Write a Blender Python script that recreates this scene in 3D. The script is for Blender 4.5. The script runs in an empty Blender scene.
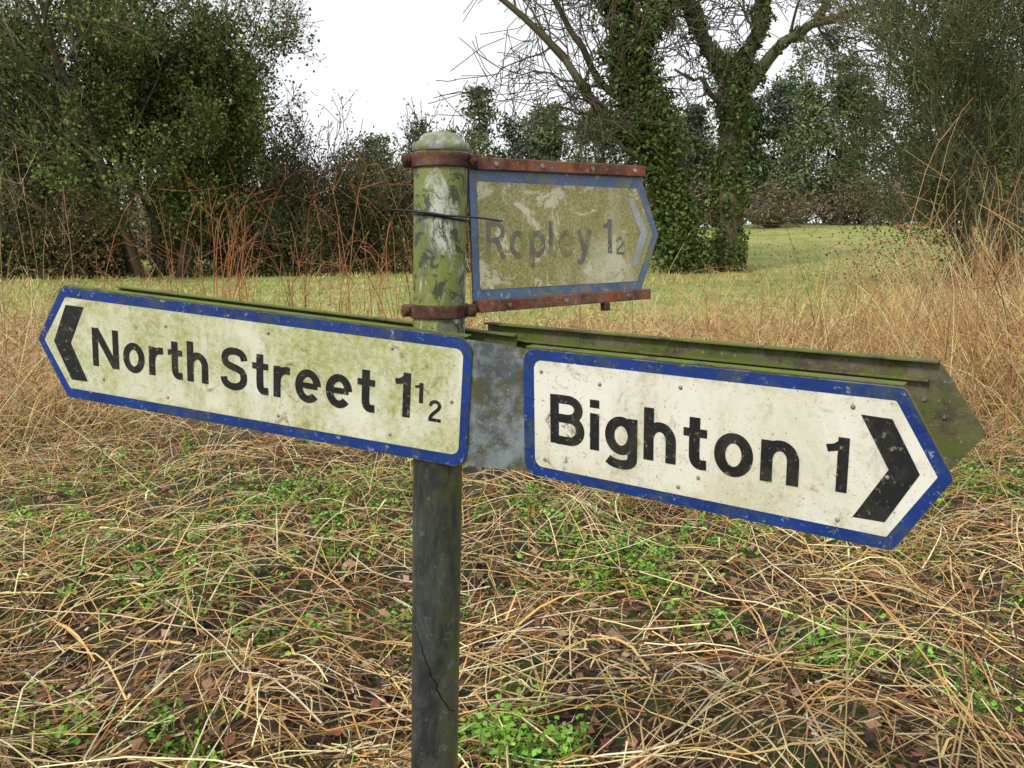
import bpy, math, numpy as np
from mathutils import Matrix, Vector
scene=bpy.context.scene
rad=math.radians
# ------------------------------------------------------------ helpers
def mesh_obj(name,V,faces_list,col=None,mat=None,parent=None,smooth=False):
    me=bpy.data.meshes.new(name)
    V=np.asarray(V,dtype=np.float32).reshape(-1,3)
    me.vertices.add(len(V)); me.vertices.foreach_set('co',V.ravel())
    fl=[np.asarray(f,dtype=np.int32) for f in faces_list if len(f)]
    tot=sum(f.size for f in fl); nf=sum(len(f) for f in fl)
    me.loops.add(tot); me.loops.foreach_set('vertex_index',np.concatenate([f.ravel() for f in fl]))
    me.polygons.add(nf)
    sizes=np.concatenate([np.full(len(f),f.shape[1],dtype=np.int32) for f in fl])
    starts=np.concatenate([[0],np.cumsum(sizes)[:-1]]).astype(np.int32)
    me.polygons.foreach_set('loop_start',starts)
    me.update(calc_edges=True)
    if smooth: me.polygons.foreach_set('use_smooth',np.ones(nf,dtype=bool))
    if col is not None:
        a=me.color_attributes.new('Col','FLOAT_COLOR','POINT')
        c=np.ones((len(V),4),dtype=np.float32); c[:,:3]=col
        a.data.foreach_set('color',c.ravel())
    me.validate()
    ob=bpy.data.objects.new(name,me); scene.collection.objects.link(ob)
    if mat: me.materials.append(mat)
    if parent: ob.parent=parent
    return ob
def frames(P):
    T=np.gradient(P,axis=1); T/=np.linalg.norm(T,axis=2,keepdims=True)+1e-9
    ref=np.zeros_like(T); ref[...,2]=1
    m=np.abs(T[:,:,2]).mean(1)>.8
    ref[m]=np.array([1.,0.1,0])
    A=np.cross(T,ref); A/=np.linalg.norm(A,axis=2,keepdims=True)+1e-9
    return A,np.cross(T,A)
def tubes(P,R,sides,col):
    n,k,_=P.shape
    A,B=frames(P)
    ang=np.arange(sides)*2*math.pi/sides
    V=P[:,:,None,:]+R[:,:,None,None]*(A[:,:,None,:]*np.cos(ang)[None,None,:,None]+B[:,:,None,:]*np.sin(ang)[None,None,:,None])
    idx=np.arange(n*k*sides).reshape(n,k,sides)
    a=idx[:,:-1,:]; b=idx[:,1:,:]
    Fq=np.stack([a,np.roll(a,-1,2),np.roll(b,-1,2),b],-1).reshape(-1,4)
    return V.reshape(-1,3),Fq,np.repeat(col,k*sides,axis=0)
def ribbons(P,R,col,rg):
    n,k,_=P.shape
    A,B=frames(P); th=(rg.uniform(-1,1,(n,1))+np.linspace(0,1,k)[None,:]*rg.normal(0,1.2,(n,1)))[:,:,None]
    W=A*np.cos(th)+B*np.sin(th)
    V=np.stack([P-W*R[:,:,None],P+W*R[:,:,None]],2)
    idx=np.arange(n*k*2).reshape(n,k,2)
    F=np.stack([idx[:,:-1,0],idx[:,:-1,1],idx[:,1:,1],idx[:,1:,0]],-1).reshape(-1,4)
    return V.reshape(-1,3),F,np.repeat(col,k*2,axis=0)
def quads(P,size,col,rg,aspect=1.0,flat=0.0):
    n=len(P)
    a=rg.normal(size=(n,3)); a[:,2]*=(1-flat); a/=np.linalg.norm(a,axis=1,keepdims=True)
    b=rg.normal(size=(n,3)); b[:,2]*=(1-flat); b-= (b*a).sum(1,keepdims=True)*a; b/=np.linalg.norm(b,axis=1,keepdims=True)+1e-9
    s=size.reshape(-1,1)
    nn=np.cross(a,b)*s*.18
    V=np.stack([P-a*s,P+b*s*aspect*.6+nn,P+a*s,P-b*s*aspect*.6+nn],1)
    return V.reshape(-1,3),np.arange(n*4).reshape(n,4),np.repeat(col,4,axis=0)
class Acc:
    def __init__(s): s.V=[];s.F=[];s.C=[];s.n=0
    def add(s,V,F,C):
        s.V.append(V);s.F.append(F+s.n);s.C.append(C);s.n+=len(V)
    def obj(s,name,mat,**k):
        return mesh_obj(name,np.concatenate(s.V),s.F,np.concatenate(s.C),mat,**k)
def vcol(base,n,rg,var=.25,hue=.08):
    base=np.asarray(base,float)
    c=base[None,:]*(1+var*rg.normal(size=(n,1)))*(1+hue*rg.normal(size=(n,3)))
    return np.clip(c,.004,.9)
rng=np.random.default_rng(7)
_ph=rng.uniform(0,6.28,(24,)); _dir=rng.normal(size=(24,2)); _dir/=np.linalg.norm(_dir,axis=1,keepdims=True)
def noise2(x,y,f=1.0,o=0):
    s=0
    for i in range(6):
        j=(i+o*5)%24
        fr=f*(1.0+.55*i)
        s=s+np.sin((x*_dir[j,0]+y*_dir[j,1])*fr+_ph[j]+1.3*np.sin((x*_dir[(j+3)%24,0]+y*_dir[(j+3)%24,1])*fr*.6+_ph[(j+7)%24]))/(1+.35*i)
    return s/3.0
def sstep(a,b,t):
    t=np.clip((t-a)/(b-a),0,1); return t*t*(3-2*t)
def H(x,y):
    x=np.asarray(x,float);y=np.asarray(y,float)
    near=1-sstep(14,25,np.hypot(x,y))
    h=near*(.10*noise2(x,y,1.8)+.035*noise2(x,y,6.0,1))+.12*noise2(x,y,.15,2)*sstep(10,40,y)
    h=h+sstep(42,88,y)*(.8+2.6*sstep(-5,28,x))
    return h-.25*sstep(1.0,-2.0,y)

# ------------------------------------------------------------ materials
def newmat(name):
    m=bpy.data.materials.new(name); m.use_nodes=True
    nt=m.node_tree; return m,nt,nt.nodes['Principled BSDF']
def noise(nt,vec,scale,detail=5,rough=.6,dist=0):
    n=nt.nodes.new('ShaderNodeTexNoise'); n.inputs['Scale'].default_value=scale
    n.inputs['Detail'].default_value=detail; n.inputs['Roughness'].default_value=rough; n.inputs['Distortion'].default_value=dist
    nt.links.new(vec,n.inputs['Vector'])
    return n.outputs['Fac']
def ramp(nt,fac,lo,hi,clo=0,chi=1):
    n=nt.nodes.new('ShaderNodeMapRange'); n.interpolation_type='SMOOTHSTEP'
    n.inputs['From Min'].default_value=lo;n.inputs['From Max'].default_value=hi
    n.inputs['To Min'].default_value=clo;n.inputs['To Max'].default_value=chi
    nt.links.new(fac,n.inputs['Value']); return n.outputs['Result']
def mix(nt,fac,a,b):
    n=nt.nodes.new('ShaderNodeMix'); n.data_type='RGBA'
    for s,v in ((n.inputs[0],fac),(n.inputs[6],a),(n.inputs[7],b)):
        if isinstance(v,(int,float)): s.default_value=v
        elif isinstance(v,(tuple,list)): s.default_value=(*v,1)
        else: nt.links.new(v,s)
    return n.outputs[2]
def math_(nt,op,a,b=None):
    n=nt.nodes.new('ShaderNodeMath'); n.operation=op
    for i,v in enumerate((a,b)):
        if v is None: continue
        if isinstance(v,(int,float)): n.inputs[i].default_value=v
        else: nt.links.new(v,n.inputs[i])
    return n.outputs[0]
def coords(nt,scale=(1,1,1),loc=(0,0,0)):
    tc=nt.nodes.new('ShaderNodeTexCoord'); mp=nt.nodes.new('ShaderNodeMapping')
    mp.inputs['Scale'].default_value=scale; mp.inputs['Location'].default_value=loc
    nt.links.new(tc.outputs['Object'],mp.inputs['Vector']); return mp.outputs[0]
def sepxyz(nt):
    tc=nt.nodes.new('ShaderNodeTexCoord'); sep=nt.nodes.new('ShaderNodeSeparateXYZ'); nt.links.new(tc.outputs['Object'],sep.inputs[0]); return sep.outputs
def bump(nt,b,h,strength=.3,dist=.01):
    n=nt.nodes.new('ShaderNodeBump'); n.inputs['Strength'].default_value=strength;n.inputs['Distance'].default_value=dist
    nt.links.new(h,n.inputs['Height']); nt.links.new(n.outputs[0],b.inputs['Normal'])
def attr_mat(name,rough=.7,spec=.3):
    m,nt,b=newmat(name)
    a=nt.nodes.new('ShaderNodeAttribute'); a.attribute_name='Col'
    nt.links.new(a.outputs['Color'],b.inputs['Base Color'])
    b.inputs['Roughness'].default_value=rough; b.inputs['Specular IOR Level'].default_value=spec
    return m
M_straw=attr_mat('dry_straw',.5,.4)
M_leaf=attr_mat('leaves',.6,.25)
M_bark=attr_mat('bark',.8,.15)
M_weed=attr_mat('weeds',.5,.35)

def sign_white(name,green,greenamt,dirtamt,base=(.78,.77,.66),lo=.45,brown=None,loc=(0,0,0),blot=None,fine=85,hi=.25,edge=None):
    m,nt,b=newmat(name)
    c=coords(nt,loc=loc); cs=coords(nt,(1,.45,1),loc)
    g=ramp(nt,noise(nt,cs,8,8,.72,.5),lo,lo+hi)
    g2=ramp(nt,noise(nt,c,fine,6,.8),.36,.64)
    if edge:   # algae creeps in from the top and bottom edges
        ay=math_(nt,'ABSOLUTE',sepxyz(nt)['Y'])
        g=math_(nt,'MAXIMUM',g,math_(nt,'MULTIPLY',ramp(nt,ay,edge,.095),ramp(nt,noise(nt,c,26,6,.75),.4,.56)))
    g=math_(nt,'MULTIPLY',math_(nt,'MULTIPLY',g,math_(nt,'ADD',math_(nt,'MULTIPLY',g2,.6),.4)),greenamt)
    if blot:
        g=math_(nt,'MULTIPLY',g,ramp(nt,noise(nt,c,10,8,.75,.6),blot,blot+.04,1,.08))
    col=mix(nt,ramp(nt,noise(nt,c,4,4),.35,.7,0,.6),base,tuple(np.array(base)*np.array([.82,.81,.66])))
    col=mix(nt,g,col,green)
    d=ramp(nt,noise(nt,c,32,8,.78,.9),.53,.66,0,dirtamt)
    dm=ramp(nt,noise(nt,c,7,3),.42,.6)
    if brown:
        x=sepxyz(nt)['X']; dm=math_(nt,'MAXIMUM',math_(nt,'MULTIPLY',dm,.55),ramp(nt,x,brown[1],brown[0],1,0))
    col=mix(nt,math_(nt,'MULTIPLY',d,dm),col,(.20,.14,.06))
    st=ramp(nt,noise(nt,coords(nt,(1,.10,1),loc),34,6,.7,.3),.55,.72,0,.16)
    col=mix(nt,st,col,(.34,.31,.16))
    sp=ramp(nt,noise(nt,c,240,2,.5),.66,.72,0,.75)
    col=mix(nt,sp,col,(.16,.14,.07))
    nt.links.new(col,b.inputs['Base Color']); b.inputs['Roughness'].default_value=.45
    bump(nt,b,noise(nt,c,110,4),.2,.001)
    return m
M_wA=sign_white('sign_face_north_street',(.34,.36,.09),1.0,.9,(.74,.74,.60),lo=.36,edge=.07)
M_wB=sign_white('sign_face_bighton',(.38,.36,.16),.7,1.0,(.80,.78,.69),lo=.45,brown=(.28,.05),edge=.06)
M_wC=sign_white('sign_face_ropley',(.25,.22,.035),1.25,1.15,(.62,.60,.42),lo=.24,loc=(3,1.1,0),blot=.535,fine=210,hi=.30)
def paint(name,base,chip,amt,dirt=(.12,.12,.05),dirta=.5,rough=.4,sc=60):
    m,nt,b=newmat(name); c=coords(nt)
    col=mix(nt,ramp(nt,noise(nt,c,9,5,.7),.3,.7),base,tuple(np.array(base)*.6))
    col=mix(nt,ramp(nt,noise(nt,c,16,6,.78,.5),.49,.60,0,dirta),col,dirt)
    col=mix(nt,ramp(nt,noise(nt,c,sc,6,.8,.4),.585,.64,0,amt),col,chip)
    nt.links.new(col,b.inputs['Base Color']); b.inputs['Roughness'].default_value=rough
    bump(nt,b,noise(nt,c,120,4),.2,.001)
    return m
M_blue=paint('blue_border_paint',(.010,.045,.24),(.28,.33,.42),.8,(.05,.07,.08),.7)
M_blueC=paint('faded_blue_border_paint',(.10,.17,.32),(.40,.45,.46),.9,(.20,.19,.08),.85)
M_black=paint('black_lettering',(.012,.012,.012),(.4,.38,.28),.55,(.05,.05,.03),.4,.45,90)
M_letC=paint('worn_lettering',(.17,.17,.14),(.46,.44,.28),.95,(.26,.235,.07),.97,.6,65)
M_chevC=paint('worn_chevron',(.48,.53,.56),(.30,.32,.2),.8,(.3,.3,.15),.5,.6,70)
def metal(name,base,moss,mamt,lo=.45,rough=.6,met=.3,spk=.6,dark=.35):
    m,nt,b=newmat(name); c=coords(nt)
    col=mix(nt,ramp(nt,noise(nt,c,22,7,.75),.38,.62),base,tuple(np.array(base)*dark))
    f=ramp(nt,noise(nt,c,14,8,.78,.6),lo,lo+.12,0,mamt)
    col=mix(nt,f,col,moss)
    col=mix(nt,ramp(nt,noise(nt,c,120,3),.62,.68,0,spk),col,(.35,.36,.28))
    nt.links.new(col,b.inputs['Base Color']); b.inputs['Roughness'].default_value=rough
    b.inputs['Metallic'].default_value=met
    bump(nt,b,noise(nt,c,80,5),.4,.002)
    return m
M_joint=metal('weathered_aluminium',(.22,.26,.27),(.085,.08,.028),.9,.445,.5,.1)
M_back=metal('mossy_aluminium_back',(.15,.13,.075),(.095,.12,.016),.95,.43,.85,.0,.4)
M_moss=metal('mossy_edge',(.13,.115,.06),(.11,.15,.016),.97,.40,.9,.0,.2)
M_rust=metal('rusty_iron',(.13,.05,.026),(.16,.13,.09),.5,.5,.85,.1,.2)
M_rust2=metal('rusty_brown_rail',(.26,.085,.04),(.13,.12,.10),.7,.48,.8,.0,.4)
M_rivet=metal('rivet_metal',(.4,.4,.36),(.2,.18,.1),.5,.4,.5,.3)
def m_simple(name,c,r=.5):
    m,nt,b=newmat(name)
    nt.links.new(mix(nt,ramp(nt,noise(nt,coords(nt),80,3),.3,.7),c,tuple(np.array(c)*.6)),b.inputs['Base Color']); b.inputs['Roughness'].default_value=r; return m
M_tie=m_simple('black_plastic',(.008,.008,.008),.35)
def post_mat():
    m,nt,b=newmat('flaking_post_paint'); c=coords(nt); cs=coords(nt,(1,1,.35))
    o=sepxyz(nt); z=o['Z']; x=o['X']
    up=mix(nt,ramp(nt,noise(nt,cs,15,8,.75,.5),.46,.54),(.12,.13,.075),(.48,.51,.43))
    up=mix(nt,ramp(nt,noise(nt,cs,10,8,.75,.8),.46,.54,0,.95),up,(.17,.20,.028))
    up=mix(nt,ramp(nt,noise(nt,c,28,7,.78,.8),.53,.57,0,.9),up,(.04,.04,.022))
    lo=mix(nt,ramp(nt,noise(nt,cs,15,8,.75,.4),.40,.60),(.018,.022,.02),(.06,.07,.062))
    mo=math_(nt,'MULTIPLY',ramp(nt,noise(nt,cs,11,7,.75),.40,.58),ramp(nt,x,-.14,-.10))
    lo=mix(nt,math_(nt,'MULTIPLY',mo,.85),lo,(.09,.105,.028))
    lo=mix(nt,ramp(nt,noise(nt,c,45,6,.75),.58,.66,0,.6),lo,(.16,.17,.13))
    topm=ramp(nt,z,1.08,1.28)
    lo=mix(nt,math_(nt,'MULTIPLY',ramp(nt,noise(nt,cs,16,7,.75),.46,.58,0,.8),topm),lo,(.11,.13,.035))
    col=mix(nt,ramp(nt,z,1.30,1.34),lo,up)
    nt.links.new(col,b.inputs['Base Color']); b.inputs['Roughness'].default_value=.45
    bump(nt,b,noise(nt,cs,24,7,.75,.5),.7,.005)
    return m
M_post=post_mat()
M_cap=metal('lichen_cap',(.40,.42,.37),(.16,.19,.06),.8,.45,.8,.0)
# ------------------------------------------------------------ ground
def ground_mat():
    m,nt,b=newmat('ground_soil_grass')
    o=sepxyz(nt); c=coords(nt)
    n1=noise(nt,c,6,6,.78); n2=noise(nt,c,.5,6,.75)
    soil=mix(nt,ramp(nt,n1,.42,.60),(.014,.009,.006),(.075,.043,.023))
    soil=mix(nt,ramp(nt,noise(nt,c,1.6,5,.75),.49,.56,0,.85),soil,(.035,.07,.010))
    mid=mix(nt,ramp(nt,n1,.38,.62),(.10,.065,.03),(.36,.26,.11))
    fld=mix(nt,ramp(nt,n2,.42,.62),(.33,.31,.10),(.17,.24,.04))
    fld=mix(nt,ramp(nt,n1,.5,.7,0,.5),fld,(.40,.34,.15))
    wob=math_(nt,'ADD',o['Y'],math_(nt,'MULTIPLY',n2,6))
    col=mix(nt,ramp(nt,wob,9,14),soil,mid)
    col=mix(nt,ramp(nt,wob,16,21),col,fld)
    nt.links.new(col,b.inputs['Base Color']); b.inputs['Roughness'].default_value=.9
    return m
s=np.linspace(-1,1,361)
gx=400*np.sign(s)*np.abs(s)**2.6
t=np.linspace(-1,1,361); gy=4+np.where(t<0,-60*np.abs(t)**2,500*np.abs(t)**2.6)
X,Y=np.meshgrid(gx,gy); Z=H(X,Y)
idx=np.arange(X.size).reshape(X.shape)
Fg=np.stack([idx[:-1,:-1],idx[:-1,1:],idx[1:,1:],idx[1:,:-1]],-1).reshape(-1,4)
mesh_obj('ground',np.stack([X,Y,Z],-1),[Fg],None,ground_mat(),smooth=True)

# ------------------------------------------------------------ dry stalks
def stalks(acc,x,y,L,arch,lift,radius,col,rg,k=5,sides=3,az=None,pitch=None,curl=.07,ribbon=False):
    n=len(x)
    if az is None: az=rg.uniform(0,2*math.pi,n)
    d=np.stack([np.cos(az),np.sin(az)],1); sd=np.stack([-np.sin(az),np.cos(az)],1)
    tt=np.linspace(0,1,k)[None,:]
    curve=rg.normal(0,curl,n)[:,None]*L[:,None]*(tt**2)*2
    t0=rg.uniform(.2,.9,n)[:,None]
    kink=np.maximum(tt-t0,0)*rg.normal(0,.75,n)[:,None]*L[:,None]
    zk=np.maximum(tt-t0,0)*rg.normal(0,.45,n)[:,None]*L[:,None]
    cu=curve+kink
    hx=x[:,None]+d[:,0:1]*L[:,None]*tt+sd[:,0:1]*cu
    hy=y[:,None]+d[:,1:2]*L[:,None]*tt+sd[:,1:2]*cu
    g=H(hx,hy)
    z=g+lift[:,None]*(1-.3*tt)+arch[:,None]*4*tt*(1-tt)+zk+(0 if pitch is None else pitch[:,None]*L[:,None]*tt)
    z=np.maximum(z,g+.002)
    P=np.stack([hx,hy,z],-1)
    R=radius[:,None]*(1-.45*tt)*np.ones((n,k))
    if ribbon: acc.add(*ribbons(P,R,col,rg))
    else: acc.add(*tubes(P,R,sides,col))
STR=np.array([[.64,.44,.17],[.80,.63,.33],[.52,.29,.09],[.34,.16,.06],[.14,.075,.035],[.64,.54,.36],[.06,.034,.018]])
def strawcol(n,rg,p=(.20,.16,.18,.15,.13,.07,.11)):
    c=STR[rg.choice(len(STR),n,p=p)]
    return np.clip(c*(1+.22*rg.normal(size=(n,1)))*(1+.05*rg.normal(size=(n,3))),.01,.85)
def sample_xy(n,rg,y0=1.3,y1=17,side=.8):
    y=np.exp(rg.uniform(math.log(y0),math.log(y1),n)); x=rg.uniform(-1,1,n)*(side*y+1.2)
    return x,y
patches=[(.45,4.2,.75),(.9,3.6,.55),(-1.3,4.6,.75),(-.35,2.9,.38),(.2,5.2,.6),(-2.2,5.2,.55),(1.7,4.4,.4),(-.9,3.6,.45),(.10,2.5,.30),(1.3,2.9,.4),(-1.7,3.1,.4),(3.2,5.3,.5),(.5,3.1,.35),(-1.2,2.5,.3),(-2.6,4.2,.35),(2.3,3.8,.4),(-1.6,3.8,.35)]
def keep(x,y,rg,mn=.05):
    p=np.ones_like(x)
    for a,b_,r in patches:
        p*=1-.92*np.exp(-(((x-a)/r)**2+((y-b_)/r)**2))
    p*=np.clip(.42+1.05*noise2(x,y,3.6,3),mn,1)
    return rg.uniform(size=len(x))<p
A=Acc(); rg=np.random.default_rng(11)
def azf(x,y,rg,sp=.6): return .9+1.2*noise2(x,y,1.1,1)+rg.normal(0,sp,len(x))+rg.choice([0,math.pi,1.5],len(x),p=[.4,.35,.25])
x,y=sample_xy(54000,rg); k_=keep(x,y,rg); x=x[k_];y=y[k_]; n=len(x)
sc=(np.maximum(y,2)/3)**.6
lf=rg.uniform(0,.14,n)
c=strawcol(n,rg)*(.34+.66*np.clip(lf/.09,0,1))[:,None]   # shade deep in the thatch put into the colour: lower stalks darker
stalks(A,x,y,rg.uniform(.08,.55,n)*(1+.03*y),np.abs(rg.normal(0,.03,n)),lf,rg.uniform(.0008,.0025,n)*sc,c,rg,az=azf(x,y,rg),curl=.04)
# thick broken stems
x,y=sample_xy(4200,rg,1.3,12); n=len(x)
stalks(A,x,y,rg.uniform(.15,.8,n),np.abs(rg.normal(0,.04,n)),rg.uniform(.02,.14,n),rg.uniform(.0022,.0044,n),strawcol(n,rg,(.2,.28,.12,.13,.11,.10,.06)),rg,k=6,sides=4,az=azf(x,y,rg,.8),curl=.03)
# springy arched stalks standing proud of the mat
n=3600; y=rg.uniform(3.6,9.5,n); x=rg.uniform(-1,1,n)*(.75*y+.8)
kk=rg.uniform(size=n)<np.clip(.25+.9*noise2(x,y,1.6,1)+.25*(x>1.5),.03,1); x=x[kk];y=y[kk];n=len(x)
stalks(A,x,y,rg.uniform(.3,.8,n),rg.uniform(.03,.2,n),rg.uniform(.02,.12,n),rg.uniform(.0014,.0030,n),strawcol(n,rg,(.25,.24,.18,.12,.07,.10,.04)),rg,k=8,sides=3,curl=.12)
# flat dead blades
x,y=sample_xy(14000,rg,1.3,13); k_=keep(x,y,rg,.15); x=x[k_];y=y[k_]; n=len(x)
stalks(A,x,y,rg.uniform(.06,.4,n),np.abs(rg.normal(0,.04,n)),rg.uniform(.0,.13,n),rg.uniform(.002,.0058,n),strawcol(n,rg,(.2,.26,.16,.14,.10,.09,.05)),rg,az=azf(x,y,rg,1.1),curl=.2,ribbon=True)
# short broken bits
x,y=sample_xy(18000,rg,1.3,8); n=len(x)
stalks(A,x,y,rg.uniform(.02,.10,n),np.zeros(n),rg.uniform(.0,.09,n),rg.uniform(.0012,.0045,n),strawcol(n,rg,(.15,.14,.16,.2,.16,.08,.11)),rg,k=3,curl=.3,ribbon=True)
# semi-erect tufts
n=15000; y=rg.uniform(5.0,16,n); x=rg.uniform(-1,1,n)*(.75*y+1)
kk=rg.uniform(size=n)<np.clip(.35+.8*noise2(x,y,1.1,2)+.35*(x>2),.05,1); x=x[kk];y=y[kk];n=len(x)
stalks(A,x,y,rg.uniform(.15,.5,n),rg.uniform(0,.10,n),rg.uniform(0,.1,n),rg.uniform(.0015,.0035,n)*(y/7)**.6,strawcol(n,rg,(.28,.22,.20,.12,.07,.07,.04)),rg,pitch=rg.uniform(.0,1.0,n))
for (cx,cy,rx,ry,nn,hh) in [(5.6,8.8,1.8,2.0,3000,1.5),(4.4,6.9,.6,1.0,1500,1.2),(8.5,12,2.4,2,2200,1.6),(-6.4,9.5,2.0,1.4,1200,.8),(-4.6,6.9,1.0,1.0,900,.7),(2.5,10,2.5,1.5,1500,.9),(-2.6,9.0,1.0,1,800,.8),(6,14,4,1.2,900,1.0),(-9,15,4,1,600,.9)]:
    x=cx+rx*rg.normal(size=nn)*.6; y=cy+ry*rg.normal(size=nn)*.6
    stalks(A,x,y,rg.uniform(.25,.75,nn),rg.uniform(0,.25,nn),rg.uniform(0,hh*.15,nn),rg.uniform(.0012,.0028,nn)*(cy/7)**.5*1.4,strawcol(nn,rg,(.30,.24,.20,.12,.06,.05,.03)),rg,pitch=rg.uniform(0,1.7,nn)*hh)
A.obj('dry_grass',M_straw)
# field grass
A=Acc(); rg=np.random.default_rng(12)
n=45000; y=np.exp(rg.uniform(math.log(12),math.log(75),n)); x=rg.uniform(-1,1,n)*(.75*y+3)
nz=noise2(x,y,.28,2)
h=rg.uniform(.05,.20,n)*np.clip(.8+.8*nz,.3,1.8)*(1+.006*y); w=.014*(y/14)**.8
g=H(x,y); az=rg.uniform(0,6.28,n); lean=rg.normal(0,.5,(n,2))*h[:,None]
V=np.stack([np.stack([x-w*np.cos(az),y-w*np.sin(az),g-.02],1),np.stack([x+w*np.cos(az),y+w*np.sin(az),g-.02],1),np.stack([x+lean[:,0],y+lean[:,1],g+h],1)],1)
mixf=np.clip(.34+1.1*nz+.6*sstep(20,13,y)+rg.normal(0,.3,n),0,1)[:,None]
c=(1-mixf)*np.array([.21,.30,.05])+mixf*np.array([.52,.43,.17]); c*=1+.2*rg.normal(size=(n,1)); c=np.clip(c,.02,.8)
A.add(V.reshape(-1,3),np.arange(n*3).reshape(n,3),np.repeat(c,3,axis=0))
A.obj('field_grass',M_weed)

# ------------------------------------------------------------ brambles / tall canes
A=Acc(); rg=np.random.default_rng(21)
def clump(n,cx,cy,rx,ry,L0,L1,h0,h1,base=(.34,.15,.065),r=.0044,cols=.3,k=9,az0=None):
    x=cx+rg.normal(size=n)*rx; y=cy+rg.normal(size=n)*ry
    L=rg.uniform(L0,L1,n);h=rg.uniform(h0,h1,n); az=rg.uniform(0,6.28,n) if az0 is None else az0+rg.normal(size=n)*.4
    tt=np.linspace(0,1,k)[None,:]; d=np.stack([np.cos(az),np.sin(az)],1)
    reach=L[:,None]*tt**1.5; wob=rg.normal(0,.03,(n,k)).cumsum(1)*L[:,None]*.5
    hx=x[:,None]+d[:,:1]*reach+wob; hy=y[:,None]+d[:,1:]*reach
    z=H(x,y)[:,None]+h[:,None]*(np.sin(tt*rg.uniform(1.3,2.4 if az0 is None else 1.6,n)[:,None]))
    P=np.stack([hx,hy,z],-1); rr=rg.uniform(.6,1.2,n)*r
    A.add(*tubes(P,rr[:,None]*(1-.7*tt),4,vcol(base,n,rg,cols)))
    m=n*3; i=rg.integers(0,n,m); j=rg.integers(3,8,m)
    q=P[i,j]; t4=np.linspace(0,1,4)[None,:,None]; dd=rg.normal(size=(m,1,3))*.12*np.array([1,1,.7])+np.array([0,0,.10])
    A.add(*tubes(q[:,None,:]+dd*t4*1.3,np.full((m,4),r*.42),3,vcol(base,m,rg,cols)))
clump(75,-2.9,8.6,.5,.8,.15,.9,.8,2.2)
clump(45,-5.8,9.5,1.5,.8,.2,.8,.5,1.6,(.38,.22,.10))
clump(9,-4.3,7.0,.35,.3,.1,.5,1.0,2.2,(.40,.27,.14))
clump(65,-1.0,8.0,.4,.8,.3,1.0,.8,2.3)
clump(90,1.6,9.5,1.6,1.2,.6,1.6,.3,1.3,(.38,.22,.10))
clump(100,4.6,9.0,1.2,1.3,.5,1.6,.6,1.8,(.38,.22,.10))
clump(60,4.8,7.4,.5,.9,.2,1.0,.8,2.5,(.36,.20,.09),.005)
clump(110,1,13,7,1.5,.4,1.2,.3,1.3,(.34,.20,.10),.006)
clump(4,1.95,4.2,.12,.2,.2,.45,1.7,2.3,(.36,.22,.11),.0042,az0=.1)
clump(6,2.6,4.9,.2,.4,.2,.7,1.2,2.0,(.36,.20,.09),.005)
clump(25,-2.6,5.2,.9,.6,.3,1.2,.1,.6,(.36,.20,.09),.004)
clump(30,2.0,5.2,1.0,.8,.3,1.3,.1,.7,(.30,.17,.08),.004)
A.obj('bramble_thicket',M_bark)

# ------------------------------------------------------------ fallen leaves, green weeds
A=Acc(); rg=np.random.default_rng(31)
x,y=sample_xy(26000,rg,1.3,9,.8); n=len(x)
pp=np.clip(.38-.5*noise2(x,y,2,3),0.15,1)
for a,b_,r in patches: pp=np.maximum(pp,np.exp(-(((x-a)/r/1.2)**2+((y-b_)/r/1.2)**2)))
kk=rg.uniform(size=n)<pp; x=x[kk];y=y[kk];n=len(x)
P=np.stack([x,y,H(x,y)+rg.uniform(.004,.09,n)],1)
c=vcol((.16,.065,.032),n,rg,.4); i=rg.uniform(size=n)<.3; c[i]=vcol((.36,.23,.14),i.sum(),rg,.25); i=rg.uniform(size=n)<.2; c[i]=vcol((.05,.028,.02),i.sum(),rg,.3)
A.add(*quads(P,rg.uniform(.008,.034,n),c,rg,1.1,.6))
A.obj('fallen_leaves',M_straw)
A=Acc()
wp=[(.02,2.5,.10,900,.2),(.12,2.42,.07,500,.22),(.45,4.2,.28,1400,.2),(.62,3.8,.2,1000,.2),(-1.3,4.7,.45,2200,.18),(-.9,5.1,.4,1200,.18),(-1.5,3.5,.25,800,.18),(-1.9,4.0,.3,1000,.18),(1.2,3.0,.13,500,.18),(2.9,5.2,.35,1400,.22),(3.2,4.6,.3,700,.2),(-.2,2.6,.08,120,.12),(.1,4.7,.25,700,.18),(1.6,2.7,.12,400,.17),(-1.1,2.5,.12,300,.16),(-2.6,4.4,.3,900,.18),(.75,5.3,.3,600,.18),(-1.5,2.6,.13,400,.17),(-2.4,5.8,.5,1200,.18),(3.6,6.0,.4,800,.22),(-.5,3.4,.2,500,.16),(1.1,4.4,.25,600,.18),(-2.9,5.3,.4,900,.18),(-.9,4.1,.25,700,.16),(1.9,4.0,.2,450,.18),(-.6,5.6,.4,800,.18),(.8,3.2,.12,350,.17),(-1.0,3.1,.12,300,.16),(2.4,3.5,.15,400,.18)]
for cx,cy,r,nn,top in wp:
    m=max(4,nn//22); px=cx+rg.normal(size=m)*r*.8; py=cy+rg.normal(size=m)*r*.8
    for a,b_ in zip(px,py):
        q=26; ang=rg.uniform(0,6.28,q); rr=rg.uniform(.005,.065,q); hh=rg.uniform(.05,top)
        xx=a+rr*np.cos(ang); yy=b_+rr*np.sin(ang)
        P=np.stack([xx,yy,H(xx,yy)+rg.uniform(.02,hh,q)],1)
        A.add(*quads(P,rg.uniform(.005,.016,q),vcol((.15,.32,.03),q,rg,.38),rg,1.3,.5))
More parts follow.
